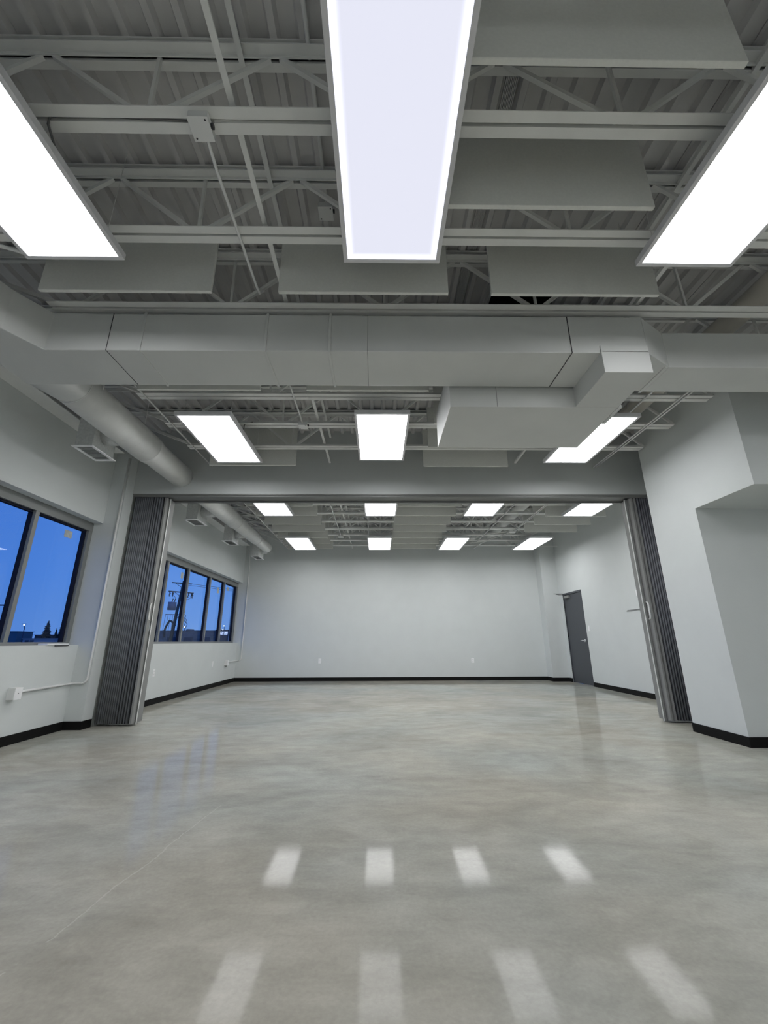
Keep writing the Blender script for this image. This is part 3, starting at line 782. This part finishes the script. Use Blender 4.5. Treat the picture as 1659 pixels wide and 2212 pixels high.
# tan round duct high among the joists on the right
td = thing('exhaust_duct', 'slim tan round duct high between the joists at the right', 'duct', (3.16, 4.0, 3.72))
ring_surface(MB(), [(0.4, 0.098), (YH - 0.0, 0.098)], 3.17, 3.745, 28).build('pipe', M_tan, td)
for y in (2.2, 3.6, 5.0): ring_surface(MB(), [(y - 0.01, 0.101), (y + 0.01, 0.101)], 3.17, 3.745, 28).build('joint_band', M_tan, td)
td = thing('exhaust_duct', 'slim round duct high between the back room joists at the right', 'duct', (3.0, 8.0, 3.72))
ring_surface(MB(), [(YH + 0.34, 0.098), (11.0, 0.098)], 3.02, 3.70, 28).build('pipe', M_steel, td)
for y in (7.2, 8.6, 9.9): ring_surface(MB(), [(y - 0.012, 0.103), (y + 0.012, 0.103)], 3.02, 3.70, 28).build('joint_band', M_steel, td)

# ------------------------------------------------------------------ junction boxes, conduit
def jbox(x, y, z, w, l, h, label):
    t = thing('junction_box', label, 'junction box', (x, y, z))
    MB().box(x - w / 2, x + w / 2, y - l / 2, y + l / 2, z + 0.003, z + h).build('body', M_conduit, t, 0.003)
    c = MB().box(x - w / 2 - 0.002, x + w / 2 + 0.002, y - l / 2 - 0.002, y + l / 2 + 0.002, z, z + 0.003).build('cover', M_conduit, t, 0.001)
    for sx, sy in ((1, -1), (-1, 1)):
        MB().tube([(x + sx * w * 0.36, y + sy * l * 0.38, z - 0.0015), (x + sx * w * 0.36, y + sy * l * 0.38, z)], 0.0045, 8).build('screw_hole', M_dark, c)
    MB().tube([(x + w / 2, y, z + h * 0.5), (x + w / 2 + 0.012, y, z + h * 0.5)], 0.014, 10).build('cable_clamp', M_dark, t)
    return t
jbox(-0.882, 1.424, 3.425, 0.098, 0.105, 0.045, 'grey square junction box under the joist nearest the camera')
jbox(-0.895, 4.43, 3.42, 0.105, 0.10, 0.05, 'grey square junction box under a joist between the left and middle lights')
jbox(-0.92, 9.92, 3.42, 0.12, 0.12, 0.05, 'grey junction box under the back room joists, left of centre')
jbox(-0.38, 2.23, 3.93, 0.10, 0.10, 0.05, 'small grey junction box up on the deck left of the dim centre light')
jbox(3.14, 9.45, 3.42, 0.14, 0.12, 0.05, 'grey junction box under the back room joists, right side')
jbox(2.35, 10.1, 3.42, 0.12, 0.12, 0.05, 'grey junction box under the far joists beside the tan duct')
g_ = 0.009
conduit([(-0.872, 1.47, 3.447), (-0.878, 1.52, 3.449), (-0.885, 1.62, 3.458), (-0.886, 2.42, 3.459), (-0.888, 2.50, 3.48), (-0.89, 2.56, 3.56), (-0.89, 2.60, 3.60)], g_, 'thin pipe leaving the near junction box towards the duct')
conduit([(-0.89, 3.35, 3.455), (-0.895, 4.38, 3.45)], g_, 'thin pipe between the duct and the middle junction box')
conduit([(-2.447, 3.3, 3.457), (-2.447, 5.69, 3.457)], g_, 'thin pipe along the left joist ends before the header')
conduit([(-2.49, 6.05, 3.457), (-2.52, 11.6, 3.457)], g_, 'thin pipe along the left joist ends of the back room')
conduit([(-0.90, 6.05, 3.457), (-0.915, 9.87, 3.45)], g_, 'thin pipe running to the left junction box of the back room')
conduit([(-0.225, 7.6, 3.457), (-0.235, 10.2, 3.457)], g_, 'thin pipe linking the two centre lights of the back room')
conduit([(3.255, 3.2, 3.457), (3.235, 5.69, 3.457)], g_, 'right one of the twin pipes before the header at right')
conduit([(3.215, 3.2, 3.457), (3.195, 5.69, 3.457)], g_, 'left one of the twin pipes before the header at right')
conduit([(2.836, 3.2, 3.457), (2.836, 5.0, 3.457)], g_, 'single thin pipe above the right panel light before the header')
conduit([(3.16, 6.05, 3.457), (3.16, 9.40, 3.45)], g_, 'left one of the twin pipes in the back room')
conduit([(3.20, 6.05, 3.457), (3.20, 9.40, 3.45)], g_, 'right one of the twin pipes in the back room')
conduit([(2.57, 6.05, 3.457), (2.56, 10.6, 3.457)], g_, 'single straight pipe in the back room between the right lights')
conduit([(3.12, 9.5, 3.45), (3.05, 9.75, 3.45), (3.04, 10.0, 3.46), (2.85, 10.15, 3.46), (2.84, 10.3, 3.46), (2.72, 10.7, 3.455), (2.66, 11.4, 3.455)], 0.010, 'crooked flexible pipe beyond the right junction box of the back room')
conduit([(2.40, 10.12, 3.44), (2.52, 10.22, 3.45), (2.60, 9.8, 3.45), (2.78, 9.60, 3.45), (3.07, 9.47, 3.44)], 0.010, 'curved flexible pipe joining the two right back room boxes')
conduit([(2.02, 11.5, 3.46), (2.06, 11.1, 3.455), (2.2, 10.75, 3.455), (2.6, 10.55, 3.455), (2.9, 10.5, 3.47)], 0.010, 'bent flexible pipe near the back wall above the third light')
conduit([(XR - 0.02, 11.0, 3.44), (4.2, 11.02, 3.44)], 0.012, 'short pipe entering the right wall above the rightmost far light')
conduit([(-0.372, 0.5, 3.985), (-0.372, 2.20, 3.985)], 0.012, 'thin pipe tight under the deck left of the dim centre light')
cb = 0.006
conduit([(-0.94, 1.42, 3.475), (-1.10, 1.418, 3.484), (-1.3, 1.412, 3.492), (-1.55, 1.416, 3.494), (-1.63, 1.414, 3.49), (-1.645, 1.43, 3.46), (-1.66, 1.50, 3.43), (-1.68, 1.56, 3.41)], cb, 'dark flexible cable lying in the near joist, dropping to the upper left light', 'light_cable', M_cable)
conduit([(-0.82, 1.42, 3.478), (-0.75, 1.418, 3.490), (-0.6, 1.416, 3.496), (-0.3, 1.41, 3.496)], cb, 'grey cable lying in the near joist right of the junction box', 'light_cable', M_steel)
conduit([(-1.5, 4.44, 3.49), (-1.60, 4.46, 3.47), (-1.66, 4.6, 3.43), (-1.69, 4.75, 3.41)], cb, 'dark cable dropping to the left light before the header', 'light_cable', M_cable)
conduit([(-1.62, 9.36, 3.49), (-1.70, 9.4, 3.47), (-1.72, 9.7, 3.44), (-1.74, 10.0, 3.41)], cb, 'dark cable dropping to the leftmost far light of the back room', 'light_cable', M_cable)
conduit([(-2.7, 1.9, 3.55), (-2.62, 2.0, 3.50), (-2.56, 2.07, 3.465), (-2.40, 2.12, 3.45), (-2.28, 2.18, 3.46), (-2.2, 2.25, 3.52)], 0.013, 'grey bent pipe beside the upper left light and the left baffle')

# dark roof opening above the right baffle
t = thing('roof_opening', 'dark roof opening in the deck above the big duct', 'opening', (1.4, 2.95, 4.0))
MB().box(0.98, 1.0, 2.72, 3.20, 3.93, 4.01).box(1.60, 1.62, 2.72, 3.20, 3.93, 4.01).box(1.0, 1.6, 2.72, 2.74, 3.93, 4.01).box(1.0, 1.6, 3.18, 3.20, 3.93, 4.01).build('curb', M_deck, t)
MB().box(1.0, 1.60, 2.74, 3.18, 3.985, 4.0).build('shaft_shade', M_void_shade, t)  # flat near-black plate painting the darkness inside the opening

# ------------------------------------------------------------------ outside
GZ = -0.6
o = MB((0, 0, GZ)).box(-260, -4.6, -120, 300, GZ - 0.2, GZ).build('ground', M_asph); o['kind'] = 'structure'
# utility pole
t = thing('utility_pole', 'dark wooden utility pole with crossarms and transformer beyond the back room window', 'utility pole', (-25.6, 55, GZ))
MB().tube([(-26.25, 55, GZ), (-25.43, 55, 8.55)], [0.25, 0.13], 12).build('pole', M_pole, t)
MB().bar((-26.85, 54.85, 8.33), (-24.25, 54.85, 8.12), 0.12, 0.13).build('crossarm', M_pole, t)
MB().bar((-27.12, 54.85, 7.22), (-23.9, 54.85, 6.95), 0.12, 0.13).build('crossarm', M_pole, t)
MB().bar((-27.1, 54.85, 4.30), (-25.3, 54.85, 4.25), 0.08, 0.08).build('standoff_arm', M_pole, t)
MB().bar((-26.35, 54.85, 8.24), (-25.55, 54.85, 7.68), 0.05, 0.05).bar((-26.4, 54.85, 7.12), (-25.65, 54.85, 6.62), 0.05, 0.05).build('brace', M_pole, t)
for x, z in ((-26.95, 7.15), (-26.55, 7.12), (-24.55, 6.97), (-24.15, 6.93), (-24.0, 6.9)):
    MB().tube([(x, 54.8, z), (x + 0.08, 54.8, z - 0.30), (x - 0.02, 54.8, z - 0.36), (x + 0.03, 54.8, z - 0.62)], [0.06, 0.09, 0.06, 0.05], 8).build('insulator', M_pole, t)
tf = MB().tube([(-26.42, 54.8, 4.85), (-26.42, 54.8, 5.82)], 0.50, 18).build('transformer', M_trafo, t)
for x in (-26.5, -26.2): MB().tube([(x, 54.8, 5.8), (x + 0.12, 54.8, 6.25)], [0.05, 0.07], 8).build('bushing', M_pole, tf)
MB().tube([(-26.62, 54.8, 7.0), (-26.5, 54.8, 6.7), (-26.2, 54.8, 6.5), (-26.1, 54.8, 6.3)], 0.025, 5).tube([(-24.2, 54.8, 6.3), (-24.5, 54.8, 6.15), (-25.0, 54.8, 6.2), (-25.4, 54.8, 6.4)], 0.025, 5).build('jumper_wire', M_pole, t)
MB().tube([(-25.65, 54.8, 2.9), (-26.2, 54.8, 3.45), (-26.45, 54.8, 3.5), (-26.75, 54.8, 2.9), (-26.95, 54.8, 2.2), (-26.85, 54.8, 1.5)], 0.13, 8).build('cable_bundle', M_pole, t)
lo = MB()
for k in range(5):
    a = -25.1 + 0.16 * k; lo.tube([(a - 0.2, 54.7, 5.6 - 0.5 * k), (a + 0.35, 54.7, 5.1 - 0.5 * k), (a + 0.1, 54.7, 4.3 - 0.5 * k), (a - 0.4, 54.7, 3.8 - 0.5 * k)], 0.035, 6)
for k in range(4):
    lo.tube([(-27.0 + 0.3 * k, 54.7, 4.2), (-27.1 + 0.35 * k, 54.7, 2.4), (-26.9 + 0.3 * k, 54.7, 1.2)], 0.02, 5)
lo.build('hanging_wires', M_pole, t)
MB().tube([(-24.2, 54.8, 8.12), (-18, 60, 7.7), (-8, 68, 7.9)], 0.02, 5).tube([(-24.9, 54.8, 8.0), (-18, 60, 7.45), (-8, 68, 7.7)], 0.02, 5).build('power_line', M_pole, t)

def building(x0, x1, y, dpt, z, m_, label, trim_=None, th=0.15):
    t = thing('far_building', label, 'building', ((x0 + x1) / 2, y + dpt / 2, GZ))
    MB().box(x0, x1, y, y + dpt, GZ, z).build('walls', m_, t)
    MB().box(x0 - 0.1, x1 + 0.1, y - 0.1, y + dpt + 0.1, z, z + th).build('roof_edge', trim_ or m_, t)
    return t
b_ = building(-62, -37.2, 100, 14, 3.30, M_bldA, 'long low dark building behind the utility pole', M_bldA, 0.1)
for k in range(6):
    MB().box(-60 + k * 3.9, -58 + k * 3.9, 99.93, 100.0, 0.3, 1.9).build('window', M_bldB, b_)
MB().box(-44.6, -43.6, 101, 103, 3.4, 3.75).build('roof_unit', M_bldA, b_)
b_ = building(-37.0, -33.4, 99, 14, 3.45, M_bldB, 'dark building with a lit sign at the right end of the back room window', M_bldB, 0.1)
sg = thing('lit_sign', 'glowing pale blue shop sign on the dark far building', 'sign', (-35.3, 98.9, 2.8))
MB().box(-36.35, -34.27, 98.82, 98.95, 2.48, 3.13).build('sign_face', M_sign, sg)
sx = MB()
sx.tube([(-36.02, 98.80, 2.80), (-36.02, 98.82, 2.80)], 0.16, 14)
for (a, b, c, d2) in ((-35.72, -35.45, 2.68, 2.93), (-35.38, -35.12, 2.62, 2.86), (-35.05, -34.92, 2.62, 2.95), (-34.82, -34.70, 2.55, 2.72), (-34.60, -34.50, 2.58, 2.88)):
    sx.box(a, b, 98.80, 98.82, c, d2)
sx.build('sign_marks', M_signtxt, sg)
b_ = building(-46.6, -45.3, 55, 2.5, 2.25, M_bldC, 'blue green block at the left of the front window view', M_bldC, 0.06)
b_ = building(-45.4, -38.0, 58, 9, 1.86, M_bldB, 'dark low building with a white roof line in the front window', M_bldT, 0.07)
b_ = building(-43.6, -37.0, 54, 1.2, 1.38, M_bldD, 'pale low building in front of the spruces', M_bldD, 0.05)
for x in (-43.3, -42.7): MB().box(x, x + 0.45, 53.95, 54.0, 0.95, 1.2).build('window', M_bldB, b_)

def spruce(x, y, z0, h, w, label, seed):
    R = random.Random(seed); t = thing('spruce_tree', label, 'tree', (x, y, GZ))
    MB().tube([(x, y, GZ), (x, y, z0 + h)], [0.14, 0.02], 6).build('trunk', M_pole, t)
    b = MB(); L = 15
    for i in range(L):
        f = i / (L - 1); z = z0 + h * (1 - f) * 0.98; r = w / 2 * (0.08 + 0.92 * f ** 0.85)
        n = 9 + int(8 * f); off = R.random() * 6
        for j in range(n):
            a = off + 2 * PI * j / n; rr = r * R.uniform(0.6, 1.15); dr = rr * 0.28 + 0.04; ww = 0.09 + rr * 0.30
            dx, dy = math.cos(a), math.sin(a); px, py = -dy, dx
            b.add([(x, y, z + 0.16), (x + dx * rr * .6 + px * ww / 2, y + dy * rr * .6 + py * ww / 2, z - dr * .5), (x + dx * rr, y + dy * rr, z - dr * .7),
                   (x + dx * rr * .6 - px * ww / 2, y + dy * rr * .6 - py * ww / 2, z - dr * .5), (x + dx * rr * .5, y + dy * rr * .5, z - dr * .5 - 0.12)],
                  [(0, 1, 2), (0, 2, 3), (4, 2, 1), (4, 3, 2), (0, 4, 1), (0, 3, 4)])
    b.build('boughs', M_tree, t)
spruce(-42.85, 56.5, 0.9, 2.7, 1.85, 'dark spruce left of the spruce group in the front window', 1)
spruce(-40.9, 56.5, 0.9, 2.78, 1.55, 'dark spruce with a bushy tip, tallest beside the window frame', 2)
spruce(-41.9, 56.9, 0.9, 1.75, 0.85, 'small dark spruce between the two taller ones', 3)
spruce(-39.7, 56.5, 0.9, 2.2, 1.3, 'dark spruce half hidden by the window frame', 4)

def street_lamp(x, y, z, label, zb=GZ, arm=0.0, r=0.12):
    t = thing('street_lamp', label, 'street lamp', (x, y, zb))
    MB().tube([(x + 0.18, y, zb), (x + 0.12, y, z - 0.05)], 0.05, 6).build('post', M_bldB, t)
    h = MB().bar((x + 0.2, y, z + 0.10), (x - 0.18, y, z + 0.10), 0.22, 0.06).build('head', M_bldB, t)
    MB().tube([(x - 0.02, y - 0.05, z), (x + 0.02, y + 0.05, z)], [r * 0.8, r * 0.8], 10).build('lamp', M_lamp, h)
street_lamp(-44.3, 54.5, 3.05, 'lit street lamp left of the spruces', GZ, r=0.11)
street_lamp(-34.55, 97, 4.33, 'lit street lamp above the glowing sign', GZ, r=0.16)
street_lamp(-35.1, 98, 3.52, 'lower lit lamp left above the glowing sign', GZ, r=0.13)
street_lamp(-43.8, 98, 4.12, 'lit lamp over the roof of the long dark building', GZ, r=0.17)
street_lamp(-51.0, 99, 5.70, 'lit lamp beside the left folding partition edge', GZ, r=0.16)
t = thing('lamp_arm', 'dark horizontal lamp arm at the left edge of the front window', 'lamp arm', (-47.6, 55, GZ))
MB().bar((-52, 55, 5.55), (-47.75, 55, 5.50), 0.16, 0.16).build('arm', M_bldB, t)
MB().tube([(-52, 55, GZ), (-52, 55, 5.6)], 0.09, 8).build('post', M_bldB, t)
